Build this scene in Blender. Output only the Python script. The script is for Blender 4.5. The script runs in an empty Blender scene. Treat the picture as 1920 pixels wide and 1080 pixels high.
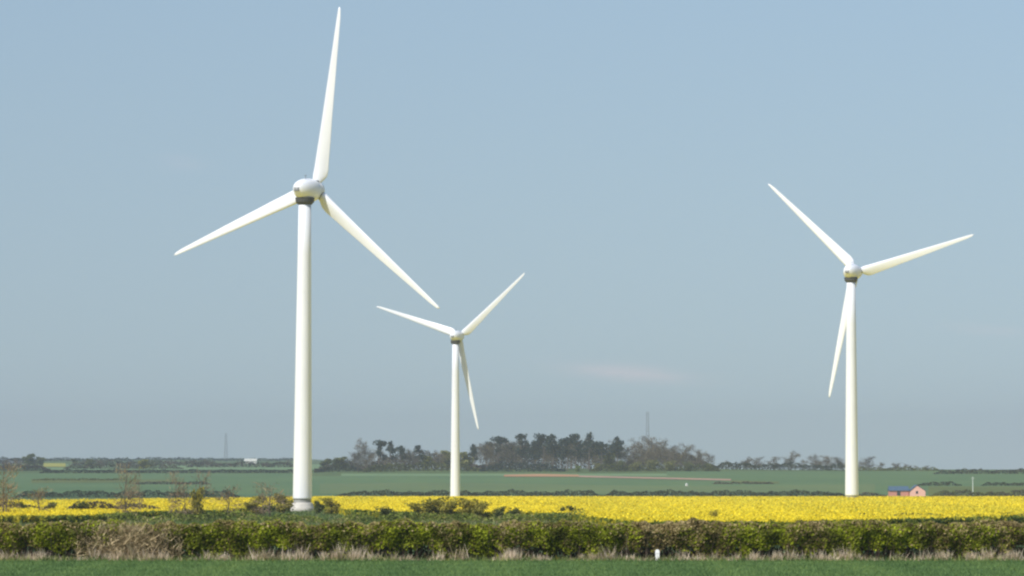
import bpy, math, random
import numpy as np
from mathutils import Vector, Matrix

C = bpy.context.scene
R = math.radians
random.seed(7)
rng = np.random.default_rng(11)

# ------------------------------------------------------------------ camera
F = 7292.0                      # focal length in pixels of a 1920 wide frame
HOR = 862.0                     # the row of the true horizon
CAMZ = 4.7
TILT = math.atan((HOR - 540) / F)
cam_d = bpy.data.cameras.new('camera')
cam = bpy.data.objects.new('camera', cam_d)
C.collection.objects.link(cam)
cam_d.sensor_width = 36.0
cam_d.lens = 36.0 * F / 1920
cam_d.clip_start = 1.0
cam_d.clip_end = 60000
cam.location = (0, 0, CAMZ)
cam.rotation_euler = (math.pi / 2 + TILT, 0, 0)
C.camera = cam
C.render.resolution_x, C.render.resolution_y = 1024, 576

# ------------------------------------------------------------------ sky, sun, exposure
SUN_EL, SUN_LEFT = R(44), R(42)          # behind the camera, to its left
sdir = Vector((-math.sin(SUN_LEFT) * math.cos(SUN_EL), -math.cos(SUN_LEFT) * math.cos(SUN_EL), math.sin(SUN_EL)))
W = bpy.data.worlds.new('World')
C.world = W
W.use_nodes = True
nt = W.node_tree
nt.nodes.clear()
sky = nt.nodes.new('ShaderNodeTexSky')
sky.sky_type = 'NISHITA'
sky.sun_disc = False
sky.sun_elevation = SUN_EL
sky.sun_rotation = math.atan2(sdir.x, sdir.y)
sky.altitude = 100
sky.air_density = 1.0
sky.dust_density = 1.15
sky.ozone_density = 4.0
bg = nt.nodes.new('ShaderNodeBackground')
bg.inputs['Strength'].default_value = 0.088
wo = nt.nodes.new('ShaderNodeOutputWorld')
def wn(op, a, b=None, c=None):
    m = nt.nodes.new('ShaderNodeMath')
    m.operation = op
    for i, v in enumerate((a, b, c)):
        if v is None: continue
        if isinstance(v, (int, float)): m.inputs[i].default_value = v
        else: nt.links.new(v, m.inputs[i])
    return m.outputs[0]
tcw = nt.nodes.new('ShaderNodeTexCoord')
sx = nt.nodes.new('ShaderNodeSeparateXYZ')
nt.links.new(tcw.outputs['Generated'], sx.inputs[0])
cx_ = nt.nodes.new('ShaderNodeCombineXYZ')
nt.links.new(sx.outputs[0], cx_.inputs[0])
nt.links.new(sx.outputs[1], cx_.inputs[1])
nt.links.new(wn('ADD', wn('MULTIPLY', sx.outputs[2], 0.34), 0.061), cx_.inputs[2])   # the pale band at the horizon is the haze box's
nt.links.new(cx_.outputs[0], sky.inputs[0])
az = wn('DIVIDE', sx.outputs[0], wn('MAXIMUM', sx.outputs[1], 0.05))
el = sx.outputs[2]
cn = nt.nodes.new('ShaderNodeTexNoise')
cn.inputs['Scale'].default_value = 120.0
cn.inputs['Detail'].default_value = 5.0
mpw = nt.nodes.new('ShaderNodeMapping')
mpw.inputs['Scale'].default_value = (1, 1, 5)
nt.links.new(tcw.outputs['Generated'], mpw.inputs[0])
nt.links.new(mpw.outputs[0], cn.inputs['Vector'])
tot = None
for a0, e0, wa, we, st_ in ((0.030, 0.0222, 0.014, 0.0019, 0.55), (0.124, 0.033, 0.012, 0.0014, 0.14), (-0.085, 0.076, 0.006, 0.002, 0.08)):   # thin wisps of cloud
    da = wn('DIVIDE', wn('SUBTRACT', az, a0), wa)
    de = wn('DIVIDE', wn('ADD', wn('SUBTRACT', el, e0), wn('MULTIPLY', wn('SUBTRACT', az, a0), 0.08)), we)
    g_ = wn('EXPONENT', wn('MULTIPLY', wn('ADD', wn('MULTIPLY', da, da), wn('MULTIPLY', de, de)), -1.0))
    g_ = wn('MULTIPLY', wn('MULTIPLY', g_, st_), wn('MULTIPLY', cn.outputs[0], 1.6))
    tot = g_ if tot is None else wn('ADD', tot, g_)
mxw = nt.nodes.new('ShaderNodeMix')
mxw.data_type = 'RGBA'
mxw.inputs['B'].default_value = (6.6, 5.9, 6.3, 1)
nt.links.new(tot, mxw.inputs['Factor'])
wb_ = nt.nodes.new('ShaderNodeMix')          # white balance of the sky light
wb_.data_type = 'RGBA'
wb_.blend_type = 'MULTIPLY'
wb_.inputs['Factor'].default_value = 1.0
wb_.inputs['B'].default_value = (1.003, 0.962, 0.98, 1)
nt.links.new(sky.outputs[0], wb_.inputs['A'])
nt.links.new(wb_.outputs['Result'], mxw.inputs['A'])
nt.links.new(mxw.outputs['Result'], bg.inputs['Color'])
nt.links.new(bg.outputs[0], wo.inputs['Surface'])

sun_d = bpy.data.lights.new('sun', 'SUN')
sun_d.energy = 4.4
sun_d.angle = R(0.5)
sun_d.color = (1.0, 0.955, 0.89)
sun = bpy.data.objects.new('sun', sun_d)
C.collection.objects.link(sun)
sun.rotation_euler = (-sdir).to_track_quat('-Z', 'Y').to_euler()
sun.location = (-200, -200, 300)

C.view_settings.view_transform = 'Standard'
C.view_settings.look = 'None'
C.view_settings.exposure = 0.35
C.view_settings.gamma = 1.0
C.view_settings.use_curve_mapping = False
C.cycles.use_denoising = True
C.cycles.max_bounces = 6
C.cycles.transparent_max_bounces = 8
C.cycles.volume_bounces = 1
C.cycles.filter_width = 2.3

# ------------------------------------------------------------------ helpers
def at(px, py, d):
    """the point at distance d (along +Y) seen at pixel (px, py) of the 1920x1080 photograph"""
    a, b = px - 960.0, 540.0 - py
    y = F * math.cos(TILT) - b * math.sin(TILT)
    z = F * math.sin(TILT) + b * math.cos(TILT)
    return Vector((a / y * d, d, CAMZ + z / y * d))

def xat(px, d):
    return (px - 960.0) / F * d

def row_of(z, d):
    return HOR - (z - CAMZ) / d * F

def smooth(t):
    t = np.clip(t, 0, 1)
    return t * t * (3 - 2 * t)

D_ = [-60, 0, 60, 130, 190, 260, 400, 560, 736, 1049, 1430, 1600]
Z_ = [3.2, 3.0, 1.4, 0, 0, -0.9, -2.7, -3.95, -5.0, -6.6, -10.2, -11.2]
DL = D_ + [1750, 2200, 2650, 3300, 4500, 7000, 9500]
ZL = Z_ + [-11.3, -8.2, -4.0, -1.2, 2.2, 6.3, 5.5]
DR = D_ + [1750, 2200, 2700, 3000, 3600, 5000, 9500]
ZR = Z_ + [-11.4, -7.9, -2.1, -2.6, -8.0, -14.0, -22.0]

def ground(x, d):
    x = np.asarray(x, float)
    d = np.asarray(d, float)
    px = 960 + x / np.maximum(d, 30) * F
    s = smooth((px - 560) / 260.0)
    z = np.interp(d, DL, ZL) * (1 - s) + np.interp(d, DR, ZR) * s
    far = np.clip((d - 1500) / 1200, 0, 1)
    return z + far * (0.5 * np.sin(x * 0.011 + 1.3) + 0.3 * np.sin(x * 0.027 + d * 0.004))

def gz(px, d):
    return float(ground(xat(px, d), d))

def d_for_row(px, row, lo, hi, lift=0.0):
    """the distance between lo and hi where ground + lift is seen at that row"""
    ds = np.linspace(lo, hi, 400)
    rows = HOR - (ground(xat(px, ds), ds) + lift - CAMZ) / ds * F
    return float(ds[np.argmin(np.abs(rows - row))])

def mesh_from(name, V, faces_n, mat, parent=None, tint=None, smooth_sh=False):
    """V (N,3); faces_n = 3 or 4 for a soup of equal faces, else a list of index tuples"""
    me = bpy.data.meshes.new(name)
    V = np.asarray(V, np.float32)
    if isinstance(faces_n, int):
        n = len(V)
        k = n // faces_n
        me.vertices.add(n)
        me.vertices.foreach_set('co', V.ravel())
        me.loops.add(n)
        me.loops.foreach_set('vertex_index', np.arange(n, dtype=np.int32))
        me.polygons.add(k)
        me.polygons.foreach_set('loop_start', np.arange(0, n, faces_n, dtype=np.int32))
        me.polygons.foreach_set('loop_total', np.full(k, faces_n, np.int32))
    else:
        me.from_pydata([tuple(map(float, v)) for v in V], [], faces_n)
    if tint is not None:
        ca = me.color_attributes.new('tint', 'FLOAT_COLOR', 'POINT')
        t = np.ones((len(V), 4), np.float32)
        t[:, :3] = tint
        ca.data.foreach_set('color', t.ravel())
    me.update(calc_edges=True)
    me.validate()
    if smooth_sh:
        me.polygons.foreach_set('use_smooth', np.ones(len(me.polygons), bool))
    if mat:
        me.materials.append(mat)
    o = bpy.data.objects.new(name, me)
    C.collection.objects.link(o)
    if parent:
        o.parent = parent
    return o

class MB:
    def __init__(s):
        s.v, s.f = [], []
    def box(s, c, size, rz=0.0):
        x, y, z = [q / 2 for q in size]
        m = Matrix.Rotation(rz, 3, 'Z')
        n = len(s.v)
        for a, b, e in ((-1, -1, -1), (1, -1, -1), (1, 1, -1), (-1, 1, -1), (-1, -1, 1), (1, -1, 1), (1, 1, 1), (-1, 1, 1)):
            s.v.append(Vector(c) + m @ Vector((a * x, b * y, e * z)))
        for q in ((0, 3, 2, 1), (4, 5, 6, 7), (0, 1, 5, 4), (1, 2, 6, 5), (2, 3, 7, 6), (3, 0, 4, 7)):
            s.f.append(tuple(n + i for i in q))
        return s
    def rings(s, rings, cap=True):
        n = len(s.v)
        k = len(rings[0])
        for r in rings:
            s.v += [Vector(p) for p in r]
        for i in range(len(rings) - 1):
            for j in range(k):
                a, b = n + i * k + j, n + i * k + (j + 1) % k
                s.f.append((a, b, b + k, a + k))
        if cap:
            s.f.append(tuple(n + j for j in reversed(range(k))))
            s.f.append(tuple(n + (len(rings) - 1) * k + j for j in range(k)))
        return s
    def tube(s, pts, rad, k=5):
        rings = []
        for i, p in enumerate(pts):
            p = Vector(p)
            t = (Vector(pts[min(i + 1, len(pts) - 1)]) - Vector(pts[max(i - 1, 0)])).normalized()
            a = t.cross(Vector((0.31, 0.95, 0.1))).normalized()
            b = t.cross(a)
            rings.append([p + (a * math.cos(q) + b * math.sin(q)) * rad[i] for q in [2 * math.pi * j / k for j in range(k)]])
        return s.rings(rings)
    def build(s, name, mat, parent=None, sm=False):
        return mesh_from(name, [tuple(v) for v in s.v], s.f, mat, parent, smooth_sh=sm)

def tag(o, label=None, cat=None, group=None, kind=None):
    if label: o['label'] = label
    if cat: o['category'] = cat
    if group: o['group'] = group
    if kind: o['kind'] = kind
    return o

def empty(name, loc, rz=0.0):
    o = bpy.data.objects.new(name, None)
    C.collection.objects.link(o)
    o.location = loc
    o.rotation_euler = (0, 0, rz)
    o.empty_display_size = 0.5
    return o

def copy_tree(o, parent=None):
    c = o.copy()
    C.collection.objects.link(c)
    c.parent = parent
    for ch in list(o.children):
        copy_tree(ch, c)
    return c

# ------------------------------------------------------------------ materials
def new_mat(name):
    m = bpy.data.materials.new(name)
    m.use_nodes = True
    n = m.node_tree
    b = n.nodes['Principled BSDF']
    return m, n, b

def ramp_mat(name, stops, scale=1.0, rough=0.8, detail=6.0, stretch=(1, 1, 1), spec=0.2, bump=0.0, bscale=None):
    m, n, b = new_mat(name)
    tc = n.nodes.new('ShaderNodeTexCoord')
    mp = n.nodes.new('ShaderNodeMapping')
    mp.inputs['Scale'].default_value = stretch
    no = n.nodes.new('ShaderNodeTexNoise')
    no.inputs['Scale'].default_value = scale
    no.inputs['Detail'].default_value = detail
    no.inputs['Roughness'].default_value = 0.65
    cr = n.nodes.new('ShaderNodeValToRGB')
    els = cr.color_ramp.elements
    while len(els) < len(stops):
        els.new(0.5)
    for e, (p, c) in zip(els, stops):
        e.position = p
        e.color = (*c, 1)
    n.links.new(tc.outputs['Object'], mp.inputs[0])
    n.links.new(mp.outputs[0], no.inputs['Vector'])
    n.links.new(no.outputs[0], cr.inputs[0])
    n.links.new(cr.outputs[0], b.inputs['Base Color'])
    b.inputs['Roughness'].default_value = rough
    b.inputs['Specular IOR Level'].default_value = spec
    if bump:
        bn = n.nodes.new('ShaderNodeTexNoise')
        bn.inputs['Scale'].default_value = bscale or scale * 4
        bn.inputs['Detail'].default_value = 5
        bu = n.nodes.new('ShaderNodeBump')
        bu.inputs['Strength'].default_value = bump
        n.links.new(mp.outputs[0], bn.inputs['Vector'])
        n.links.new(bn.outputs[0], bu.inputs['Height'])
        n.links.new(bu.outputs[0], b.inputs['Normal'])
    return m

def leaf_mat(name, trans=0.25, rough=0.6):
    """leaf colour varies from leaf to leaf (attribute 'tint')"""
    m, n, b = new_mat(name)
    at_ = n.nodes.new('ShaderNodeAttribute')
    at_.attribute_name = 'tint'
    b.inputs['Roughness'].default_value = rough
    b.inputs['Specular IOR Level'].default_value = 0.15
    tr = n.nodes.new('ShaderNodeBsdfTranslucent')
    mx = n.nodes.new('ShaderNodeMixShader')
    mx.inputs[0].default_value = trans
    out = n.nodes['Material Output']
    n.links.new(at_.outputs['Color'], b.inputs['Base Color'])
    n.links.new(at_.outputs['Color'], tr.inputs['Color'])
    n.links.new(b.outputs[0], mx.inputs[1])
    n.links.new(tr.outputs[0], mx.inputs[2])
    n.links.new(mx.outputs[0], out.inputs['Surface'])
    return m

M_leaf = leaf_mat('leaf', 0.35)
M_twig = leaf_mat('twig', 0.0, 0.9)
M_flower = leaf_mat('flower', 0.3, 0.7)
M_grassblade = leaf_mat('grass_blade', 0.3, 0.55)
M_bark = ramp_mat('bark', [(0.3, (0.05, 0.042, 0.036)), (0.7, (0.13, 0.11, 0.095))], 2.0, 0.95, stretch=(3, 3, 0.6), bump=0.4)
M_white = ramp_mat('turbine_paint', [(0.35, (0.60, 0.62, 0.65)), (0.7, (0.68, 0.70, 0.725))], 0.5, 0.35, stretch=(1, 1, 0.12), spec=0.4)
M_seam = ramp_mat('painted_flange', [(0.3, (0.55, 0.54, 0.52)), (0.7, (0.62, 0.61, 0.58))], 1.0, 0.5)
M_concrete = ramp_mat('concrete', [(0.3, (0.42, 0.4, 0.36)), (0.7, (0.58, 0.55, 0.5))], 1.5, 0.9, bump=0.2)
M_steel = ramp_mat('galvanised_steel', [(0.3, (0.1, 0.105, 0.11)), (0.7, (0.16, 0.165, 0.17))], 1.0, 0.6)
M_galv = ramp_mat('dull_grey_steel', [(0.3, (0.24, 0.24, 0.23)), (0.7, (0.32, 0.32, 0.3))], 1.0, 0.7)
M_underside_shade = ramp_mat('underside_shade', [(0.3, (0.045, 0.047, 0.045)), (0.7, (0.07, 0.072, 0.07))], 1.0, 0.7)  # near black, the shade under the nacelle put into the colour
M_door = ramp_mat('door_paint', [(0.3, (0.2, 0.21, 0.2)), (0.7, (0.26, 0.27, 0.26))], 1.0, 0.5)
M_brick = ramp_mat('red_brick', [(0.3, (0.44, 0.19, 0.14)), (0.7, (0.54, 0.26, 0.2))], 3.0, 0.9, bump=0.2)
M_brick_sunlit = ramp_mat('sunlit_brick', [(0.3, (0.68, 0.38, 0.29)), (0.7, (0.78, 0.46, 0.36))], 3.0, 0.9, bump=0.2)  # lighter copy of the brick, sunlight on the gable put into its colour
M_slate = ramp_mat('blue_slate', [(0.3, (0.045, 0.085, 0.13)), (0.7, (0.065, 0.11, 0.16))], 2.0, 0.6)
M_sheet = ramp_mat('pale_sheet_roof', [(0.3, (0.42, 0.43, 0.38)), (0.7, (0.5, 0.5, 0.44))], 1.0, 0.6)
M_paleplastic = ramp_mat('white_plastic', [(0.3, (0.78, 0.77, 0.76)), (0.7, (0.86, 0.85, 0.84))], 4.0, 0.4)
M_palepole = ramp_mat('pale_weathered_pole', [(0.3, (0.42, 0.46, 0.38)), (0.7, (0.55, 0.58, 0.5))], 1.0, 0.8)
M_window = ramp_mat('dark_glass', [(0.3, (0.03, 0.035, 0.04)), (0.7, (0.05, 0.055, 0.06))], 1.0, 0.2, spec=0.5)

def field_mat(name, a, b, scale=0.03, sx=1.0, bump=0.25):
    return ramp_mat(name, [(0.32, a), (0.5, tuple((p + q) / 2 for p, q in zip(a, b))), (0.68, b)], scale, 0.9, 9.0, (sx, 0.35, 1), 0.05, bump, scale * 25)

M_ground = field_mat('meadow_grass', (0.05, 0.085, 0.03), (0.085, 0.12, 0.045), 0.02)
M_near = field_mat('short_grass', (0.06, 0.11, 0.03), (0.1, 0.16, 0.045), 0.5)
M_wheat = field_mat('young_wheat', (0.066, 0.118, 0.052), (0.09, 0.145, 0.06), 0.012)
M_wheat2 = field_mat('pale_wheat', (0.11, 0.175, 0.085), (0.135, 0.2, 0.095), 0.012)
M_olive = field_mat('rough_pasture', (0.075, 0.1, 0.03), (0.11, 0.13, 0.045), 0.02)
M_soil = field_mat('ploughed_soil', (0.3, 0.16, 0.085), (0.38, 0.22, 0.12), 0.02)
M_soil2 = field_mat('pale_soil', (0.27, 0.18, 0.13), (0.34, 0.23, 0.16), 0.02)
M_lime = field_mat('bright_pasture', (0.13, 0.21, 0.035), (0.17, 0.25, 0.05), 0.02)
M_farrape = field_mat('distant_rapeseed', (0.22, 0.22, 0.05), (0.3, 0.29, 0.06), 0.02)
M_rape = field_mat('rapeseed_canopy', (0.58, 0.46, 0.02), (0.68, 0.54, 0.022), 0.06, bump=0.25)

# ------------------------------------------------------------------ ground and fields
def sheet(name, px0, px1, d0, d1, nx, nd, mat, lift=0.0, xmin=0.0, rows=None, noise=0.0, skirt=0.0):
    """a piece of the terrain; d0/d1 may be functions of px"""
    us = np.linspace(0, 1, nx)
    V, Fc = [], []
    ts = np.linspace(0, 1, nd) if rows is None else None
    for u in us:
        px = px0 + (px1 - px0) * u
        a = d0(px) if callable(d0) else d0
        b = d1(px) if callable(d1) else d1
        ds = rows if rows is not None else a * (b / a) ** ts
        for i, d in enumerate(ds):
            half = xmin + max(d, 0) * (px1 - px0) / 2 / F
            cx = xat((px0 + px1) / 2, d)
            x = cx + (u * 2 - 1) * half
            z = float(ground(x, d)) + lift
            if noise:
                z += noise * (math.sin(x * 1.7 + d * .6) + math.sin(x * .63 - d * .21 + 2) + random.uniform(-1.2, 1.2)) * 0.5
            if skirt and i == 0:
                z -= skirt
            V.append((x, d + (0.05 if (skirt and i == 1) else 0), z))
    m = nd if rows is None else len(rows)
    for i in range(nx - 1):
        for j in range(m - 1):
            Fc.append((i * m + j, (i + 1) * m + j, (i + 1) * m + j + 1, i * m + j + 1))
    return mesh_from(name, V, Fc, mat, smooth_sh=True)

rows = sorted(set(list(np.linspace(-60, 260, 24)) + list(np.linspace(280, 1600, 40)) + list(np.linspace(1640, 3200, 40)) + list(np.linspace(3300, 9500, 32))))
tag(sheet('ground', 160, 1760, 0, 0, 240, 0, M_ground, rows=rows, xmin=70), kind='structure')
for o in C.objects:
    if o.name == 'ground':      # widen the sheet well past both edges of the view
        pass

def fld(name, px0, px1, r0, r1, mat, lo=1650, hi=2700, nx=40, lift=0.15):
    """a field seen between rows r0 (near edge) and r1 (far edge)"""
    f = lambda r: (lambda px: d_for_row(px, r(px) if callable(r) else r, lo, hi))
    tag(sheet(name, px0, px1, f(r0), f(r1), nx, 14, mat, lift=lift), kind='structure')

near = sheet('grass_field', -300, 2220, 100, 180.6, 60, 30, M_near, lift=0.02, xmin=5)
tag(near, kind='structure')
fld('wheat_field', 560, 2250, 936, 893, M_wheat, nx=60)
fld('wheat_field', 640, 1250, 893, 888.5, M_wheat2, lift=0.2)
fld('wheat_field', -300, 560, 936, 888, M_wheat, nx=40)
fld('pasture', 60, 330, lambda p: 906 - (p - 60) * 0.004, lambda p: 899 + (p - 60) * .004, M_olive, lift=0.3)
fld('pasture', 600, 1640, lambda p: 927, lambda p: 909 + 3 * math.sin(p * .006), field_mat('mixed_pasture', (0.085, 0.125, 0.055), (0.11, 0.15, 0.062), .012), lift=0.25)
fld('pasture', 1250, 2250, 893, 884, M_wheat, lift=0.15)
fld('pasture', 1740, 2250, 931, 913, M_olive, lift=0.3)
fld('ploughed_field', 945, 1085, lambda p: 894.5, lambda p: 889.5 + abs(p - 1015) * 0.02, M_soil, lift=0.35)
fld('ploughed_field', 1085, 1370, lambda p: 895.5 + (p - 1085) * 0.023, lambda p: 892.5 + (p - 1085) * 0.023, M_soil2, lift=0.35)
fld('pasture', 1370, 1460, lambda p: 905 + (p - 1370) * 0.03, lambda p: 901.5 + (p - 1370) * .03, M_olive, lift=0.35)
fld('wheat_field', -300, 600, 882, 871, M_wheat2, lo=2650, hi=4500, lift=0.4)
fld('distant_rapeseed_field', 82, 124, 877, 870, M_farrape, lo=2650, hi=4500, lift=0.8)

# ------------------------------------------------------------------ leaf clouds
def unit(n):
    v = rng.normal(size=(n, 3))
    return v / np.linalg.norm(v, axis=1, keepdims=True)

def leaves(P, size, elong=1.6, up=0.5, jitter=0.35, out=(0, 0, 0)):
    """one diamond quad per point of P, random facing with a lean to the sky; returns (4n,3)"""
    n = len(P)
    nrm = unit(n)
    nrm[:, 2] += up
    nrm += np.asarray(out)
    nrm /= np.linalg.norm(nrm, axis=1, keepdims=True)
    a = np.cross(nrm, unit(n))
    a /= np.linalg.norm(a, axis=1, keepdims=True) + 1e-9
    b = np.cross(nrm, a)
    s = (size * (1 + jitter * rng.normal(size=n)).clip(0.4, 2))[:, None]
    V = np.empty((n, 4, 3))
    V[:, 0] = P - a * s * elong * .5
    V[:, 1] = P - b * s * .5
    V[:, 2] = P + a * s * elong * .5
    V[:, 3] = P + b * s * .5
    return V.reshape(-1, 3)

def sticks(P0, P1, w):
    """thin quads from P0 to P1"""
    n = len(P0)
    t = P1 - P0
    a = np.cross(t, unit(n))
    a /= np.linalg.norm(a, axis=1, keepdims=True) + 1e-9
    w = np.broadcast_to(np.asarray(w, float), (n,))[:, None]
    V = np.empty((n, 4, 3))
    V[:, 0] = P0 - a * w
    V[:, 1] = P0 + a * w
    V[:, 2] = P1 + a * w * .4
    V[:, 3] = P1 - a * w * .4
    return V.reshape(-1, 3)

def wob(P, f, ph=0.0):
    return (np.sin(P[:, 0] * f + ph) + np.sin(P[:, 0] * f * 2.3 + P[:, 2] * f * 1.7 + ph * 2) + np.sin(P[:, 1] * f * 1.9 - P[:, 2] * f * 2.1 + ph * 3) + np.sin((P[:, 0] + P[:, 2]) * f * 4.1 + ph)) / 4

def tints(P, pal, f=0.8, amt=0.6, per=4):
    """leaf colours: a palette blended by patches and from leaf to leaf"""
    pal = np.asarray(pal, float)
    t = (0.5 + amt * wob(P, f, 1.7) + 0.28 * rng.normal(size=len(P))).clip(0, 0.999) * (len(pal) - 1)
    i = t.astype(int)
    fr = (t - i)[:, None]
    c = pal[i] * (1 - fr) + pal[i + 1] * fr
    c *= (1 + 0.18 * rng.normal(size=(len(P), 1))).clip(0.5, 1.6)
    return np.repeat(c, per, axis=0)

# ------------------------------------------------------------------ haze
hz = MB().box((0, 4750, 40), (3600, 9900, 150))
M_haze = bpy.data.materials.new('haze')
M_haze.use_nodes = True
hn = M_haze.node_tree
hn.nodes.clear()
pv = hn.nodes.new('ShaderNodeVolumePrincipled')
pv.inputs['Color'].default_value = (0.45, 0.502, 0.568, 1)
pv.inputs['Density'].default_value = 9.5e-5
pv.inputs['Anisotropy'].default_value = 0.0
ho = hn.nodes.new('ShaderNodeOutputMaterial')
hn.links.new(pv.outputs[0], ho.inputs['Volume'])
tag(hz.build('haze', M_haze), kind='stuff')

# ------------------------------------------------------------------ wind turbines
RB = 35.0
def blade_mesh():
    n = 20
    prof = [  # r/R, chord, thickness/chord, twist, offset of leading edge
        (0.022, 1.55, 1.0, 0, 0.5), (0.045, 1.6, .95, 4, 0.48), (0.062, 2.3, .6, 12, .4), (0.085, 2.85, .42, 12, .33), (0.12, 2.9, .34, 11, .30), (0.2, 2.65, .3, 10, .30),
        (0.28, 2.45, .27, 8, .29), (0.4, 2.1, .23, 5.5, .29), (0.55, 1.78, .2, 3.2, .29), (0.7, 1.4, .18, 1.6, .29), (0.84, 1.06, .17, .6, .29),
        (0.94, .8, .16, 0, .29), (0.985, .52, .16, 0, .32), (1.0, .18, .2, 0, .4)]
    m = MB()
    rings = []
    for r, c, t, tw, le in prof:
        ring = []
        for j in range(n):
            q = 2 * math.pi * j / n
            xx = (1 - math.cos(q)) / 2                       # 0 leading edge, 1 trailing edge
            round_ = math.sin(q) * 0.5
            foil = math.copysign((0.2969 * math.sqrt(xx) - 0.126 * xx - 0.3516 * xx**2 + 0.2843 * xx**3 - 0.1015 * xx**4) * 5, math.sin(q)) if abs(math.sin(q)) > 1e-6 else 0
            k = min(1, max(0, (1.0 - t) / 0.6))
            y = (round_ * (1 - k) + foil * k) * t * c
            x = (xx - le) * c
            a = R(tw)
            ring.append((x * math.cos(a) - y * math.sin(a), x * math.sin(a) + y * math.cos(a), r * RB))
        rings.append(ring)
    m.rings(rings)
    return m

def superring(y, w, h, cz, n=28, p=2.6):
    out = []
    for j in range(n):
        q = 2 * math.pi * j / n
        c_, s_ = math.cos(q), math.sin(q)
        out.append((math.copysign(abs(c_) ** (2 / p), c_) * w / 2, y, cz + math.copysign(abs(s_) ** (2 / p), s_) * h / 2))
    return out

HUBZ = 62.0
HUBY = 3.8
def make_turbine(phase, tip):
    root = empty('wind_turbine', (0, 0, 0))
    k = 48
    zs = [1.9, 2.2, 12, 24, 36, 48, HUBZ - 1.75]
    rr = lambda z: 1.82 - (1.82 - 1.18) * (z / (HUBZ - 1.75))
    tw = MB()
    tw.rings([[(math.cos(2 * math.pi * j / k) * rr(z), math.sin(2 * math.pi * j / k) * rr(z), z) for j in range(k)] for z in zs])
    tower = tw.build('tower', M_white, root, True)
    for z in (20.5, 41.0):
        fl = MB().rings([[(math.cos(2 * math.pi * j / k) * (rr(z) + g), math.sin(2 * math.pi * j / k) * (rr(z) + g), z + dz) for j in range(k)] for dz, g in ((-.07, .003), (-.06, .014), (.06, .014), (.07, .003))], cap=False)
        fl.build('flange', M_white, tower, False)
    MB().rings([[(math.cos(2 * math.pi * j / k) * r_, math.sin(2 * math.pi * j / k) * r_, z) for j in range(k)] for z, r_ in ((1.25, 1.66), (1.9, 1.66))]).build('base_ring', M_galv, root)
    MB().rings([[(math.cos(2 * math.pi * j / k) * r_, math.sin(2 * math.pi * j / k) * r_, z) for j in range(k)] for z, r_ in ((-1.5, 2.3), (0.2, 2.25), (1.15, 1.95), (1.25, 1.85))]).build('foundation', M_concrete, root)
    # nacelle: rounded, long, its back end towards the camera
    na = MB()
    prof = [(-2.95, .5, .5, .2), (-2.85, 1.2, 1.2, .18), (-2.5, 2.1, 2.15, .14), (-1.9, 2.95, 3.05, .08), (-1.0, 3.7, 3.85, .03), (0.0, 4.15, 4.35, 0), (1.1, 4.3, 4.5, 0), (2.2, 4.15, 4.3, 0), (2.75, 3.9, 4.0, 0.05), (2.8, 3.3, 3.4, .08)]
    na.rings([superring(y, w, h, cz + HUBZ, p=2.1) for y, w, h, cz in prof])
    nac = na.build('nacelle', M_white, root, True)
    MB().rings([[(math.cos(2 * math.pi * j / 24) * r_, math.sin(2 * math.pi * j / 24) * r_, HUBZ + z) for j in range(24)] for z, r_ in ((-2.8, 1.3), (-2.35, 1.72), (-1.5, 1.85))]).build('yaw_shade_ring', M_underside_shade, nac)  # yaw ring made wide and dark to deepen the shade below the nacelle
    MB().rings([[(math.cos(2 * math.pi * j / 32) * 1.55, y_, HUBZ + .1 + math.sin(2 * math.pi * j / 32) * 1.55) for j in range(32)] for y_ in (2.5, 3.2)]).build('dark_gap_cylinder', M_steel, nac)  # steel cylinder added to darken the gap between hub and nacelle
    vt = MB()
    for i in range(4):
        vt.box((0, -2.72 + .012 * i, HUBZ - .35 + i * .2), (1.1, .6, .09))
    vt.build('vent_grille', M_steel, nac)
    wv = MB()
    wv.tube([(0.5, -.6, HUBZ + 1.7), (0.5, -.6, HUBZ + 2.75)], [.05, .04]).tube([(0.25, -.6, HUBZ + 2.65), (0.75, -.6, HUBZ + 2.65)], [.04, .04])
    wv.build('wind_sensor', M_steel, nac)
    hub = MB()
    hub.rings([[(math.cos(2 * math.pi * j / 24) * r_, y, math.sin(2 * math.pi * j / 24) * r_) for j in range(24)] for y, r_ in ((-1.28, 1.6), (-1.18, 1.8), (0, 1.8), (.7, 1.6), (1.4, 1.15), (1.85, .6), (2.0, .12))])
    h = hub.build('hub', M_white, root, True)
    h.location = (0, HUBY, HUBZ + 0.15)
    h.rotation_euler = (R(tip), 0, 0)
    base = blade_mesh()
    for i in range(3):
        b = base.build('blade', M_white, root, True)
        phi = phase + i * 120.0
        # local: span +Z, chord +X (leading to trailing), thickness Y.  trailing edge turns clockwise as the camera sees it
        cr_ = MB().rings([[(math.cos(2 * math.pi * j / 24) * r_, math.sin(2 * math.pi * j / 24) * r_, z_) for j in range(24)] for z_, r_ in ((1.6, .82), (1.98, .82))])
        cr_.build('root_shade_collar', M_steel, b)  # dark collar added for the grey shading round the blade root
        b.matrix_local = Matrix.Translation((0, HUBY, HUBZ + 0.15)) @ Matrix.Rotation(R(tip), 4, 'X') @ Matrix.Rotation(R(90 - phi), 4, 'Y')
    return root

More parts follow.
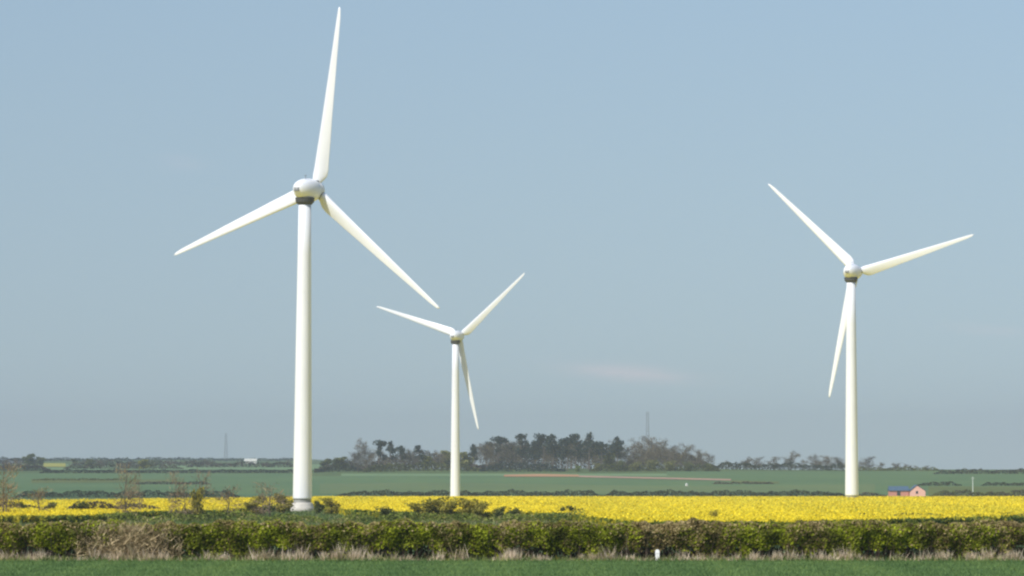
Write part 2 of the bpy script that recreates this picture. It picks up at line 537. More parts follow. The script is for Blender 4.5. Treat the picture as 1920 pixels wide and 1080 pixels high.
def place_turbine(hub_px, hub_row, d, yaw, phase, label, roll=0.0, hubz=62.0):
    global HUBZ
    HUBZ = hubz
    t = make_turbine(phase, 4)
    m = Matrix.Rotation(R(roll), 3, 'Y') @ Matrix.Rotation(R(-yaw), 3, 'Z')
    p = at(hub_px, hub_row, d) - m @ Vector((0, HUBY, HUBZ + 0.15))
    t.location = p
    t.rotation_euler = m.to_euler()
    tag(t, label, 'wind turbine', 'white wind turbines in the rapeseed')
    print('turbine base', [round(q, 2) for q in p], 'ground', round(float(ground(p.x, p.y)), 2))
    return t

place_turbine(592.2, 356.9, 736, 29.8, 79.4, 'largest white wind turbine, nearest of the three, one blade pointing almost straight up', roll=0.35, hubz=60.2)
place_turbine(861.6, 630.7, 1430, 21.9, 41.0, 'smallest white wind turbine, farthest of the three, standing before the wooded copse', roll=0.1, hubz=60.6)
place_turbine(1605.3, 510.1, 1049, 26.5, 15.4, 'white wind turbine beside the red farm building, its lowest blade just behind the tower')

# ------------------------------------------------------------------ rapeseed crop
fr_px = [-400, 0, 170, 240, 330, 430, 490, 530, 610, 650, 720, 1000, 1080, 1130, 1200, 1480, 1560, 1740, 1920, 2400]
fr_row = [968, 967, 966, 960, 957, 956, 949, 945.5, 946, 955, 959, 961, 964, 972, 979, 979, 976, 972, 967, 966]
bk_px = [-400, 0, 200, 560, 640, 2400]
bk_d = [880, 880, 930, 1050, 1440, 1440]
CROP = 1.2
_fpx = np.arange(-400, 2401, 10.0)
_fd = np.array([d_for_row(p, np.interp(p, fr_px, fr_row), 330, 900, CROP) for p in _fpx])
front = lambda px: float(np.interp(px, _fpx, _fd))
back = lambda px: float(np.interp(px, bk_px, bk_d))
crop = sheet('rapeseed_crop', -400, 2400, front, back, 560, 150, M_rape, lift=CROP - 0.12, noise=0.06, skirt=0.95)
tag(crop, 'bright yellow rapeseed in flower filling the field below the turbines', 'rapeseed', kind='stuff')

n = 300000
pxs = rng.uniform(-250, 2170, n)
fa = np.interp(pxs, _fpx, _fd)
fb = np.interp(pxs, bk_px, bk_d)
t = rng.random(n) ** 1.25
dd = fa * (fb / fa) ** t
xx = xat(pxs, dd)
P = np.stack([xx, dd, ground(xx, dd) + CROP - 0.1 + rng.uniform(-.25, .3, n) + 0.1 * np.sin(xx * .9 + dd * .3)], 1)
sz = 0.11 + dd / 6500
Vf = leaves(P, sz, 1.2, 1.0, out=(0, -.3, 0))
tf = tints(P, [(0.36, 0.34, 0.035), (0.55, 0.45, 0.025), (0.63, 0.5, 0.022), (0.7, 0.56, 0.025)], 0.05, 0.4)
# green stems showing at the near edge of the crop
ne = 26000
pe = rng.uniform(-250, 2170, ne)
de = np.interp(pe, _fpx, _fd) + rng.uniform(-1.2, 1.0, ne)
xe = xat(pe, de)
Pe = np.stack([xe, de, ground(xe, de) + rng.random(ne) ** .8 * 1.15], 1)
Ve = leaves(Pe, 0.3, 1.6, 0.4)
te = tints(Pe, [(0.05, 0.09, 0.02), (0.13, 0.16, 0.02), (0.4, 0.34, 0.02)], 0.2, 0.5)
fl = mesh_from('rapeseed_flowers', np.concatenate([Vf, Ve]), 4, M_flower, crop, np.concatenate([tf, te]))

# ------------------------------------------------------------------ the clipped hedge in front
HD = 182.0
def hedge_top(x):
    return 1.74 + 0.07 * np.sin(x * .9) + .06 * np.sin(x * 2.3 + 1) + .05 * np.sin(x * 5.1 + 2) + .04 * np.sin(x * 11.3)
hedge = empty('hedge', (0, 0, 0))
tag(hedge, 'long clipped olive green hedge running right across the photo above dry grass', 'hedge')
n = 340000
x = rng.uniform(-34, 34, n)
top = hedge_top(x)
base = 0.34 + 0.18 * np.sin(x * 1.1 + .5) + .14 * np.sin(x * 2.7) + .1 * np.sin(x * 6.1 + 1)
z = base + (top - base) * rng.random(n) ** 0.85
dep = np.where(rng.random(n) < .72, rng.exponential(.16, n), rng.uniform(0, 1.5, n)).clip(0, 1.6)
bul = 0.06 * np.sin(x * 1.9 + z * 2.2) + .045 * np.sin(x * 4.3 - z * 3.1 + 1) + .05 * np.sin(x * 9.1 + z * 7)
tp = rng.random(n) < .2
z = np.where(tp, top - rng.exponential(.06, n), z)
dep = np.where(tp, rng.uniform(0, 1.6, n), dep)
y = HD - .55 + dep + bul + 0.35 * (1 - np.clip((z - base) / 1.0, 0, 1)) + .25 * np.clip((z - top + .35) / .35, 0, 1)
P = np.stack([x, y, z], 1)
gap = wob(P * [1, .6, 1], 2.7, .4) + .5 * wob(P * [1, .6, 1], 6.3, 2.2)
low = np.clip(1 - (z - base) / .8, 0, 1)
keep = gap > np.where(dep > .5, -1.2, -0.95 + 0.6 * low)
# the bare brown stretch near the left end, thin leaf there
pxh = 960 + x / HD * F
bare = smooth((pxh - 145) / 40) * smooth((345 - pxh) / 60)
keep &= rng.random(n) > bare * .82
P = P[keep]
pxh = pxh[keep]
Vh = leaves(P, 0.075, 1.5, 0.5, out=(-.1, -.75, 0))
brown = (smooth((pxh - 1130) / 80) * smooth((1420 - pxh) / 80) * .45 + .4 * smooth((P[:, 2] - 1.4) / .35) + .3 * smooth(np.sin(pxh * .021 + 1) + np.sin(pxh * .047)) + .3 * smooth((pxh - 1780) / 120))
g = tints(P, [(0.08, 0.088, 0.012), (0.18, 0.215, 0.012), (0.25, 0.285, 0.014), (0.36, 0.41, 0.024)], 1.1, 0.75, 1)
br = tints(P, [(0.13, 0.1, 0.035), (0.26, 0.2, 0.08), (0.4, 0.32, 0.16)], 1.7, 0.6, 1)
mix = (rng.random(len(P)) < brown.clip(0, .9) + .08)[:, None]
th = np.repeat(np.where(mix, br, g), 4, 0)
# dead leaves and low shoots filling the hedge bottom
nl = 16000
xl = rng.uniform(-34, 34, nl)
Pl = np.stack([xl, HD + rng.uniform(-.1, 1.3, nl), rng.random(nl) ** 1.3 * .62], 1)
mesh_from('foliage', np.concatenate([Vh, leaves(Pl, .1, 1.5, .3, out=(0, -.5, 0))]), 4, M_leaf, hedge,
          np.concatenate([th, tints(Pl, [(0.06, 0.045, 0.025), (0.12, 0.09, 0.045), (0.16, 0.15, 0.04)], 1.3, .5)]))
# stems low in the hedge
n = 5200
x = rng.uniform(-34, 34, n)
y = HD + rng.uniform(-.25, .9, n)
P0 = np.stack([x, y, np.zeros(n) - .02], 1)
P1 = P0 + np.stack([rng.normal(0, .22, n), rng.normal(-.08, .2, n), rng.uniform(.5, 1.65, n)], 1)
st = tints(P0, [(0.035, 0.026, 0.02), (0.07, 0.05, 0.038), (0.13, 0.1, 0.075)], 2, .4)
mesh_from('stems', sticks(P0, P1, rng.uniform(.008, .022, n)), 4, M_twig, hedge, st)

# bare brown shrub in the hedge
sh = empty('bare_shrub', (xat(245, HD), HD - .35, 0))
tag(sh, 'leafless tan brown shrub tangled in the front of the clipped hedge', 'shrub')
n = 9000
cx = rng.normal(0, 1.05, n).clip(-2.4, 2.4)
P0 = np.stack([cx, rng.normal(0.1, .22, n), rng.uniform(.05, 1.45, n)], 1)
dirn = np.stack([rng.normal(0, .55, n), rng.normal(-.15, .4, n), rng.uniform(.2, 1, n)], 1)
P1 = P0 + dirn * rng.uniform(.18, .5, n)[:, None]
P1[:, 2] = np.minimum(P1[:, 2], 1.82)
mesh_from('twigs', sticks(P0, P1, rng.uniform(.006, .018, n)), 4, M_twig, sh, tints(P0, [(0.16, 0.12, 0.06), (0.4, 0.31, 0.175), (0.56, 0.45, 0.27)], 1.6, .5))
mb = MB()
for i in range(16):
    a = random.uniform(-1.9, 1.9)
    mb.tube([(a, .1, -.03), (a + random.uniform(-.2, .2), 0, .7), (a + random.uniform(-.5, .5), -.1, 1.5)], [.03, .022, .008])
mb.build('stem', M_bark, sh)

# dry grass along its foot, green grass in front
nt_ = 150
tx = rng.uniform(-33, 33, nt_)
tx = tx[np.abs(tx - xat(1232, 181)) > .6]
nt_ = len(tx)
th_ = rng.uniform(.22, .6, nt_) + (rng.random(nt_) < .35) * rng.uniform(.1, .4, nt_)
nb = rng.integers(25, 80, nt_)
idx = np.repeat(np.arange(nt_), nb)
nm = 9000
xm = rng.uniform(-33, 33, nm)
xm = xm[rng.random(nm) < smooth(.45 + .45 * np.sin(xm * .8 + 1) + .4 * np.sin(xm * 2.1) + .3 * np.sin(xm * 5.3))]
x = np.concatenate([tx[idx] + rng.normal(0, 1, len(idx)) * rng.uniform(.07, .3, nt_)[idx], xm])
y = np.concatenate([HD - .88 + (rng.normal(0, .16, nt_))[idx] + rng.normal(0, .06, len(idx)), HD - .85 + rng.normal(0, .25, len(xm))])
hgt = np.concatenate([th_[idx] * rng.uniform(.5, 1.1, len(idx)), rng.uniform(.08, .26, len(xm))])
n = len(x)
def blades(x, y, z0, h, w, lean=.35):
    n = len(x)
    P0 = np.stack([x, y, z0], 1)
    tipv = P0 + np.stack([rng.normal(0, lean, n) * h, rng.normal(-.05, lean, n) * h, h], 1)
    a = rng.uniform(0, 2 * np.pi, n)
    s = np.stack([np.cos(a), np.sin(a), np.zeros(n)], 1) * np.asarray(w).reshape(-1, 1)
    V = np.empty((n, 3, 3))
    V[:, 0], V[:, 1], V[:, 2] = P0 - s, P0 + s, tipv
    return V.reshape(-1, 3), P0
V, P0 = blades(x, y, np.full(n, -.02), hgt, rng.uniform(.01, .026, n), .32)
dry = mesh_from('dry_grass', V, 3, M_grassblade, None, tints(P0, [(0.2, 0.19, 0.08), (0.5, 0.4, 0.27), (0.66, 0.54, 0.4), (0.78, 0.67, 0.52)], .9, .5, 3))
tag(dry, 'tan dead grass tufts along the foot of the hedge', 'dry grass', kind='stuff')

nw = 4200      # weeds where the field meets the hedge bank
xw = rng.uniform(-33, 33, nw)
xw = xw[rng.random(nw) < smooth(.5 + .5 * np.sin(xw * .9 + 2) + .4 * np.sin(xw * 2.9))]
nw = len(xw)
Vw, Pw = blades(xw, 180.55 + rng.normal(0, .3, nw) + .25 * np.sin(xw * 1.3), np.full(nw, -.02), rng.uniform(.12, .42, nw), rng.uniform(.012, .028, nw), .5)
tw_ = tints(Pw, [(0.07, 0.11, 0.03), (0.14, 0.19, 0.05), (0.24, 0.26, 0.08), (0.36, 0.31, 0.16)], 1.1, .5, 3)
n = 120000
y = 181.6 - rng.random(n) ** 1.1 * 34
x = rng.uniform(-1, 1, n) * (y * 1010 / F + 2)
P = np.stack([x, y, np.zeros(n)], 1)
edge = smooth((y - 179.6) / 1.4)
h = rng.uniform(.05, .14, n) + edge * rng.uniform(0, .22, n)
V, P0 = blades(x, y, ground(x, y), h, rng.uniform(.008, .02, n), .5)
gr = tints(P, [(0.06, 0.115, 0.038), (0.095, 0.165, 0.052), (0.13, 0.21, 0.068), (0.17, 0.24, 0.065)], .5, .5, 3)
yel = np.repeat((rng.random(n) < .45 * edge), 3)
gr[yel] = gr[yel] * [1.9, 1.25, .8]
tag(mesh_from('grass', np.concatenate([V, Vw]), 3, M_grassblade, None, np.concatenate([gr, tw_])), 'short green grass in front of the hedge', 'grass', kind='stuff')

# rough grass between the hedge and the rapeseed
n = 60000
px = rng.uniform(-150, 2070, n)
fr = np.interp(px, _fpx, _fd)
d = rng.uniform(0, 1, n) * (fr - 390) + 388
x = xat(px, d)
V, P0 = blades(x, d, ground(x, d), rng.uniform(.15, .6, n), rng.uniform(.04, .1, n), .5)
tag(mesh_from('rough_grass', V, 3, M_grassblade, None, tints(P0, [(0.06, 0.1, 0.025), (0.1, 0.16, 0.04), (0.15, 0.18, 0.05), (0.32, 0.26, 0.15)], .12, .45, 3)), 'uncut green grass between the hedge and the yellow crop', 'grass', kind='stuff')

# white marker post in the hedge foot
mk = empty('marker_post', (xat(1232, 180.8), 180.8, 0))
tag(mk, 'short white marker post in the dry grass at the foot of the hedge', 'marker post')
m_ = MB()
m_.rings([[(sx * w, sy * .045, zz) for sx, sy in ((-1, -1), (1, -1), (1, 1), (-1, 1))] for zz, w in ((-.05, .075), (.42, .1), (.5, .085), (.54, .05))])
m_.build('post', M_paleplastic, mk)
MB().box((0, -.049, .36), (.15, .006, .05)).build('reflector_band', M_seam, mk)

# ------------------------------------------------------------------ hedgerows
DARKG = [(0.012, 0.022, 0.016), (0.03, 0.045, 0.028), (0.045, 0.06, 0.03)]
OLIVE = [(0.05, 0.06, 0.018), (0.1, 0.115, 0.03), (0.14, 0.155, 0.04)]
BROWN = [(0.04, 0.034, 0.026), (0.08, 0.065, 0.05), (0.12, 0.1, 0.07)]
GREEN = [(0.075, 0.1, 0.02), (0.15, 0.18, 0.03), (0.2, 0.24, 0.038), (0.3, 0.25, 0.11)]

def hedgerow(px0, px1, d, h, pal, label, dens=1.0, leaf=None, uneven=.3, depth=1.5, slope=0.0, group='field hedgerows'):
    """d may be a number or a function of px; h in metres"""
    d0 = d if not callable(d) else d((px0 + px1) / 2)
    cx = xat((px0 + px1) / 2, d0)
    L = (px1 - px0) / F * d0
    leaf = leaf or d0 / 3400
    n = int(min(26000, max(500, L * h * 4.2 / (leaf * leaf) * dens)))
    u = rng.random(n)
    px = px0 + (px1 - px0) * u
    dd = np.array([d(p) for p in px]) if callable(d) else np.full(n, float(d))
    x = xat(px, dd)
    top = h * (1 + min(uneven, .34) * (.5 * np.sin(x * .21 / (h / 4 + .3) + px0) + .35 * np.sin(x * .53 / (h / 4 + .3) + 1) + .3 * np.sin(x * 1.3 + 2)))
    top = top * (.25 + .75 * smooth(np.minimum(u, 1 - u) * L / (h * 2.2)))
    z = top * (rng.random(n) ** .8)
    y = dd + rng.uniform(-depth, depth, n) * (1 - .5 * z / h)
    P = np.stack([x, y, ground(x, y) + z], 1)
    L0 = np.array([cx, d0, float(ground(cx, d0))])
    o = mesh_from('hedgerow', leaves(P - L0, leaf, 1.3, .4, out=(-.1, -.4, 0)), 4, M_leaf, None, tints(P, pal, .25, .5))
    o.location = L0
    tag(o, label, 'hedgerow', group)
    return o

def row_d(row, lo, hi):
    cache = {}
    xs = np.arange(-350, 2300, 50.0)
    ds = [d_for_row(p, row, lo, hi) for p in xs]
    return lambda p: float(np.interp(p, xs, ds))

# low growth behind the clipped hedge
hedgerow(165, 620, 500, 1.25, GREEN, 'low dark green bushy row on the bank below the nearest turbine', uneven=.45, leaf=.2, depth=3)
hedgerow(615, 1140, 500, 1.2, GREEN, 'low dark green bushy row between the clipped hedge and the middle of the crop', uneven=.5, leaf=.2, depth=3)
hedgerow(1480, 2050, 480, 1.2, DARKG + OLIVE[2:], 'low dark row along the near edge of the crop below the farm building', uneven=.4, leaf=.2, depth=3)
hedgerow(-60, 92, 640, 2.0, DARKG, 'short dark row cutting into the crop at the left edge', uneven=.5, leaf=.22)
hedgerow(100, 335, 600, 2.0, BROWN + DARKG[2:], 'low grey brown row in the crop between the bare saplings', uneven=.5, leaf=.22)
# rows across the valley
hedgerow(630, 1130, 1660, 2.5, DARKG, 'dark hedgerow along the back of the crop under the copse, left half', leaf=.45)
hedgerow(1130, 1590, 1660, 2.5, DARKG, 'dark hedgerow along the back of the crop between copse and right turbine', leaf=.45)
hedgerow(1600, 1668, 1650, 1.8, BROWN, 'short brown hedgerow left of the red farm building', leaf=.45, uneven=.5)
hedgerow(1738, 2100, 1650, 2.6, BROWN + OLIVE, 'brown and olive hedgerow right of the red farm building', leaf=.45, uneven=.6)
hedgerow(30, 450, 1650, 2.5, DARKG, 'dark hedgerow along the back of the crop left of the nearest turbine', leaf=.45)
hedgerow(75, 560, row_d(887, 1900, 2900), 2.2, DARKG, 'long dark hedgerow across the hillside behind the nearest turbine', leaf=.6)
hedgerow(60, 240, row_d(901.5, 1700, 2700), 1.3, OLIVE, 'olive hedgerow crossing the green field at the left', leaf=.5)
hedgerow(250, 395, row_d(908.5, 1700, 2700), 1.5, BROWN + DARKG, 'brown hedgerow crossing the green field behind the leaning sapling', leaf=.5)
hedgerow(1718, 1802, row_d(911, 1700, 2650), 1.9, DARKG, 'short dark hedgerow above the red farm building', leaf=.5)
hedgerow(1838, 2100, row_d(911, 1700, 2650), 1.7, DARKG, 'dark hedgerow behind the pale pole at the right edge', leaf=.5)
hedgerow(1335, 1600, 2690, 4.2, DARKG, 'dark skyline hedgerow between the copse and the right turbine', leaf=.7, uneven=.34)
hedgerow(1600, 1760, 2690, 2.2, OLIVE, 'thin olive skyline hedgerow just right of the right turbine', leaf=.7, uneven=.4)
hedgerow(1750, 2100, row_d(889, 1900, 2700), 2.9, DARKG + BROWN[2:], 'dark skyline hedgerow at the right edge', leaf=.7, uneven=.35)
hedgerow(1335, 1450, row_d(908, 1700, 2700), 1.3, BROWN, 'brown hedgerow in the green field below the copse end', leaf=.5)
hedgerow(590, 680, 2640, 4.5, DARKG, 'tall dark hedgerow at the left end of the copse', leaf=.7, uneven=.5)
hedgerow(680, 905, 2600, 5.5, DARKG + OLIVE, 'dark undergrowth row under the thin trees of the copse', leaf=.7, uneven=.4)
hedgerow(900, 1060, 2590, 5.5, [(0.012, 0.028, 0.026), (0.02, 0.04, 0.034), (0.03, 0.05, 0.04)], 'dark teal undergrowth row under the pines of the copse', leaf=.7, uneven=.25)
hedgerow(1105, 1350, 2590, 4.0, OLIVE + DARKG[1:], 'olive undergrowth row under the bare trees of the copse', leaf=.7, uneven=.5)
hedgerow(672, 905, 2705, 10.0, BROWN, 'grey brown thicket of bare scrub behind the thin trees of the copse', leaf=.75)
hedgerow(898, 1180, 2745, 15.0, [(0.03, 0.034, 0.034), (0.05, 0.054, 0.05), (0.07, 0.07, 0.06)], 'tall grey thicket closing the gaps behind the pine belt', leaf=.8)
hedgerow(1150, 1345, 2710, 10.0, BROWN, 'brown thicket filling the foot of the brown dome of trees', leaf=.75)
hedgerow(-200, 95, row_d(883, 2000, 3200), 4.5, BROWN + OLIVE[:2], 'brown scrubby hedgerow at the left edge above the long dark hedgerow', leaf=.7)
hedgerow(120, 345, row_d(880, 2200, 3300), 3.6, OLIVE[:2] + BROWN, 'olive and brown hedgerow right of the distant yellow field', leaf=.7)
hedgerow(130, 420, row_d(874, 2700, 4300), 4.6, BROWN + DARKG[1:], 'hazy brown hedgerow high on the left hillside', leaf=.9)
hedgerow(350, 560, row_d(877, 2600, 4200), 4.2, DARKG[1:] + BROWN, 'hazy dark hedgerow below the pale barn', leaf=.9)
hedgerow(-200, 80, row_d(870, 2700, 4300), 5.0, DARKG[1:] + BROWN, 'hazy dark hedgerow near the skyline at the left edge', leaf=.9)
hedgerow(590, 690, 2760, 7.0, BROWN + DARKG[1:], 'hazy scrub right of the nearest turbine below the skyline', leaf=.8)
hedgerow(-200, 250, 4700, 4.0, DARKG, 'far skyline hedgerow at the left edge', leaf=1.1, uneven=.4)
hedgerow(250, 560, 5200, 3.5, DARKG, 'far skyline hedgerow behind the pale barn', leaf=1.1, uneven=.4)
hedgerow(-200, 85, 3000, 3.2, BROWN, 'brown hedgerow in the haze at the left edge', leaf=.9, uneven=.5)

# ------------------------------------------------------------------ trees
def limbs(mb, h, spread, n=6, r0=.3, start=.35, rnd=random):
    pts = [(0, 0, -.4)] + [(rnd.uniform(-.03, .03) * h, rnd.uniform(-.03, .03) * h, h * q) for q in (.25, .5, .75, .92)]
    mb.tube(pts, [r0, r0 * .8, r0 * .6, r0 * .35, r0 * .12], 6)
    ends = []
    for i in range(n):
        a = 2 * math.pi * (i / n) + rnd.uniform(-.4, .4)
        q = start + (0.85 - start) * (i + .5) / n
        L = spread * rnd.uniform(.55, 1) * (1.15 - .6 * abs(q - .55))
        p0 = Vector((0, 0, h * q))
        p2 = p0 + Vector((math.cos(a) * L, math.sin(a) * L, L * rnd.uniform(.35, .9)))
        p1 = (p0 + p2) / 2 + Vector((0, 0, -.06 * L))
        mb.tube([p0, p1, p2], [r0 * .42, r0 * .26, r0 * .08], 5)
        ends += [p1, p2]
    return ends

def make_tree(kind, h, seed):
    rnd = random.Random(seed)
    global rng
    rng = np.random.default_rng(seed)
    names = dict(pine='pine_tree', bare='bare_tree', leafy='leafy_tree', bush='bush', sapling='sapling')
    root = empty(names[kind], (0, 0, 0))
    mb = MB()
    if kind == 'pine':
        ends = limbs(mb, h, h * .2, 7, h * .018 + .12, .5, rnd)
        mb.build('trunk', M_bark, root)
        cl = [(rnd.uniform(-.16, .16) * h, rnd.uniform(-.16, .16) * h, h * rnd.uniform(.4, .93)) for _ in range(10)] + [(0, 0, h * .93), (rnd.uniform(-.08, .08) * h, 0, h * .84), (0, 0, h * .74)]
        P = np.concatenate([np.array(c) + unit(70) * (rng.random((70, 1)) ** .5) * np.array([1, 1, .75]) * h * rnd.uniform(.08, .15) for c in cl])
        P[:, 2] = np.minimum(P[:, 2], h)
        mesh_from('crown', leaves(P, .62, 1.5, .4), 4, M_leaf, root, tints(P, [(0.01, 0.02, 0.02), (0.024, 0.042, 0.036), (0.04, 0.064, 0.05)], .4, .5))
    elif kind in ('bare', 'sapling'):
        sp = h * (.3 if kind == 'bare' else .2)
        ends = limbs(mb, h, sp, 9, h * (.014 if kind == 'bare' else .006) + .03, .2, rnd)
        mb.build('trunk', M_bark, root)
        ctr = np.array([tuple(e) for e in ends] + [(0, 0, h * q) for q in (.3, .45, .6, .75, .88)] + [(rnd.uniform(-.2, .2) * h, rnd.uniform(-.2, .2) * h, h * rnd.uniform(.22, .6)) for _ in range(8)])
        n = 1300 if kind == 'bare' else 470
        c0 = ctr[rng.integers(0, len(ctr), n)] + rng.normal(0, h * .055, (n, 3))
        out = c0 - np.array([0, 0, h * .45])
        out /= np.linalg.norm(out, axis=1, keepdims=True)
        c1 = c0 + (out + .6 * unit(n)) * rng.uniform(.03, .085, n)[:, None] * h
        c1[:, 2] = np.minimum(c1[:, 2], h)
        pal = [(0.05, 0.042, 0.034), (0.085, 0.072, 0.055), (0.12, 0.105, 0.08)] if seed % 2 else [(0.06, 0.046, 0.034), (0.105, 0.082, 0.058), (0.135, 0.115, 0.07)]
        if kind == 'sapling':
            pal = [(0.12, 0.085, 0.05), (0.2, 0.15, 0.09), (0.26, 0.21, 0.12)]
        mesh_from('crown', sticks(c0, c1, .05 + h * .003 if kind == 'bare' else .024), 4, M_twig, root, tints(c0, pal, .3, .4))
    else:
        if kind == 'leafy':
            ends = limbs(mb, h, h * .3, 7, h * .02 + .06, .3, rnd)
        else:
            ends = limbs(mb, h * .9, h * .4, 7, h * .02 + .03, .15, rnd)
        mb.build('trunk', M_bark, root)
        cl = [tuple(e) for e in ends] + [(0, 0, h * .8), (0, 0, h * .55)] + [(rnd.uniform(-.22, .22) * h, rnd.uniform(-.22, .22) * h, h * rnd.uniform(.12, .45)) for _ in range(6)]
        wid = .2 if kind == 'leafy' else .3
        nq = 75 if kind == 'leafy' else 48
        P = np.concatenate([np.array(c) + unit(nq) * (rng.random((nq, 1)) ** .4) * np.array([1, 1, .8]) * h * wid * rnd.uniform(.6, 1.1) for c in cl])
        P[:, 2] = P[:, 2].clip(h * (.12 if kind == 'leafy' else .02), h)
        pal = {0: [(0.13, 0.125, 0.028), (0.24, 0.215, 0.035), (0.34, 0.29, 0.05)], 1: [(0.045, 0.06, 0.02), (0.085, 0.105, 0.03), (0.14, 0.15, 0.04)], 2: [(0.13, 0.13, 0.03), (0.2, 0.2, 0.04), (0.26, 0.26, 0.05)], 9: [(0.08, 0.12, 0.02), (0.14, 0.2, 0.03), (0.18, 0.25, 0.035)]}[9 if seed == 9 else seed % 3]
        if seed < 30 and seed % 3 == 0 and seed != 9:
            pal = [(0.09, 0.098, 0.032), (0.15, 0.155, 0.045), (0.2, 0.2, 0.06)]
        mesh_from('crown', leaves(P, h * .07, 1.4, .45, out=(-.1, -.3, 0)), 4, M_leaf, root, tints(P, pal, 2.0 / h, .5))
    return root

protos = {}
used = set()
def tree(kind, variant, px, top_row, d, label, group, base_h=16.0, wide=1.0):
    """a tree whose top is seen at top_row; every variant is built once and then copied"""
    key = (kind, variant)
    x = xat(px, d)
    g = float(ground(x, d))
    h = CAMZ + (HOR - top_row) / F * d - g
    if key not in protos:
        protos[key] = make_tree(kind, base_h, variant)
        o = protos[key]
    else:
        o = copy_tree(protos[key])
    s = h / base_h
    o.location = (x, d, g)
    o.scale = (s * wide, s * wide, s)
    o.rotation_euler = (0, 0, random.uniform(0, 6.28))
    tag(o, label, 'bush' if kind == 'bush' else 'tree', group)
    return o

CG = 'trees of the hilltop copse'
copse = [
    (672, 843, 'bare', 1, 'small pale bare tree at the far left end of the copse'),
    (686, 828, 'bare', 2, 'grey twiggy bare tree near the left end of the copse'),
    (712, 825, 'pine', 3, 'slim dark pine, first from the left end of the copse'),
    (733, 827, 'pine', 4, 'slim dark pine, second from the left end of the copse'),
    (752, 836, 'pine', 5, 'short pine with a small round head, third from the left end of the copse'),
    (786, 834, 'pine', 6, 'dark round topped pine left of the smallest turbine'),
    (770, 844, 'bare', 3, 'low bare tree between the two short pines left of the smallest turbine'),
    (797, 853, 'leafy', 2, 'low yellow green tree in fresh leaf left of the smallest turbine'),
    (826, 850, 'bare', 4, 'low brownish bare tree just left of the smallest turbine tower'),
    (840, 846, 'leafy', 3, 'olive green tree partly behind the smallest turbine tower'),
    (873, 848, 'leafy', 6, 'olive green tree just right of the smallest turbine tower'),
    (888, 832, 'pine', 7, 'thin dark pine just right of the smallest turbine tower'),
    (914, 832, 'bare', 2, 'brown bare tree at the left side of the tall pines'),
    (934, 818, 'pine', 3, 'tall dark pine, leftmost of the tall pine belt'),
    (956, 827, 'bare', 1, 'grey bare tree between the first two tall pines'),
    (977, 812, 'pine', 6, 'broad dark pine, second of the tall pine belt'),
    (1001, 826, 'pine', 4, 'shorter pine in front of the twin pine heads'),
    (1018, 813, 'pine', 5, 'left one of the two pines with touching dark heads'),
    (1036, 813, 'pine', 7, 'right one of the two pines with touching dark heads'),
    (1064, 820, 'pine', 3, 'slim pine right of the twin pine heads'),
    (1081, 812, 'pine', 6, 'tall narrow dark pine in the middle of the copse'),
    (1106, 811, 'pine', 4, 'tall dark pine above the bright green patch of grass'),
    (1128, 828, 'pine', 5, 'shorter grey green pine right of the bright grass patch'),
    (1157, 818, 'pine', 7, 'lone tall pine at the right end of the pine belt'),
    (1142, 850, 'leafy', 4, 'round green tree in leaf below the pine belt'),
    (1172, 838, 'bare', 3, 'dark bare tree between the pine belt and the brown trees'),
    (1187, 832, 'bare', 4, 'brown bare tree at the left of the brown dome of trees'),
    (1204, 827, 'bare', 2, 'brown bare tree left of the top of the brown dome'),
    (1222, 818, 'bare', 6, 'tallest brown bare tree, top of the dome below the mast'),
    (1244, 827, 'bare', 4, 'brown bare tree right of the top of the brown dome'),
    (1264, 835, 'bare', 2, 'brown bare tree on the falling right side of the dome'),
    (1286, 834, 'bare', 6, 'broad brown bare tree near the right end of the copse'),
    (1310, 842, 'bare', 4, 'small brown bare tree, last but one at the right end of the copse'),
    (1328, 850, 'bare', 1, 'lowest bare tree closing the right end of the copse'),
    (1083, 873, 'bush', 9, 'bright green bush in front of the tall pine belt'),
    (1121, 868, 'bush', 3, 'olive bush beside the bright grass patch'),
    (1160, 864, 'bush', 4, 'green bush below the lone tall pine'),
    (1192, 866, 'bush', 3, 'olive bush at the left foot of the brown dome'),
    (1222, 862, 'bush', 6, 'olive bush under the tallest brown tree'),
    (1256, 864, 'bush', 3, 'pale olive bush under the right side of the dome'),
    (1290, 866, 'bush', 4, 'green bush near the right end of the copse'),
    (1330, 868, 'bush', 7, 'dark green bush at the right end of the copse'),
]
for i, (px, tr, kd, va, lab) in enumerate(copse):
    dd = 2600 + (i * 37) % 70 if kd != 'bush' else 2585 + i % 3 * 4
    tree(kd, va, px, tr, dd, lab, CG, base_h=6.0 if kd == 'bush' else 18.0, wide=1.15 if kd in ('bare', 'bush') else 1.0)
for i in range(34):
    px = 905 + i * 7.7 + random.uniform(-4, 4)
    tree('pine' if i % 3 else 'bare', (3, 4, 5, 6, 7)[i % 5] if i % 3 else (1, 2)[i % 2], px, random.uniform(826, 840), 2700 + (i * 29) % 60,
         'dark pine standing in the back row of the tall pine belt' if i % 3 else 'grey bare tree standing in the back row of the tall pine belt', CG, 18.0)
for i in range(11):
    tree('bare', (1, 2, 4)[i % 3], 672 + i * 21 + random.uniform(-5, 5), random.uniform(846, 858), 2680 + i * 6, 'low grey bare tree among the thin pines at the left part of the copse', CG, 18.0, 1.2)
for i in range(9):
    tree('bare', (2, 4, 6)[i % 3], 1190 + i * 15, 838 + abs(i - 3) * 2.6 + random.uniform(-2, 2), 2690 + i * 5, 'brown bare tree filling the back of the brown dome', CG, 18.0, 1.25)
SK = 'trees on the right skyline'
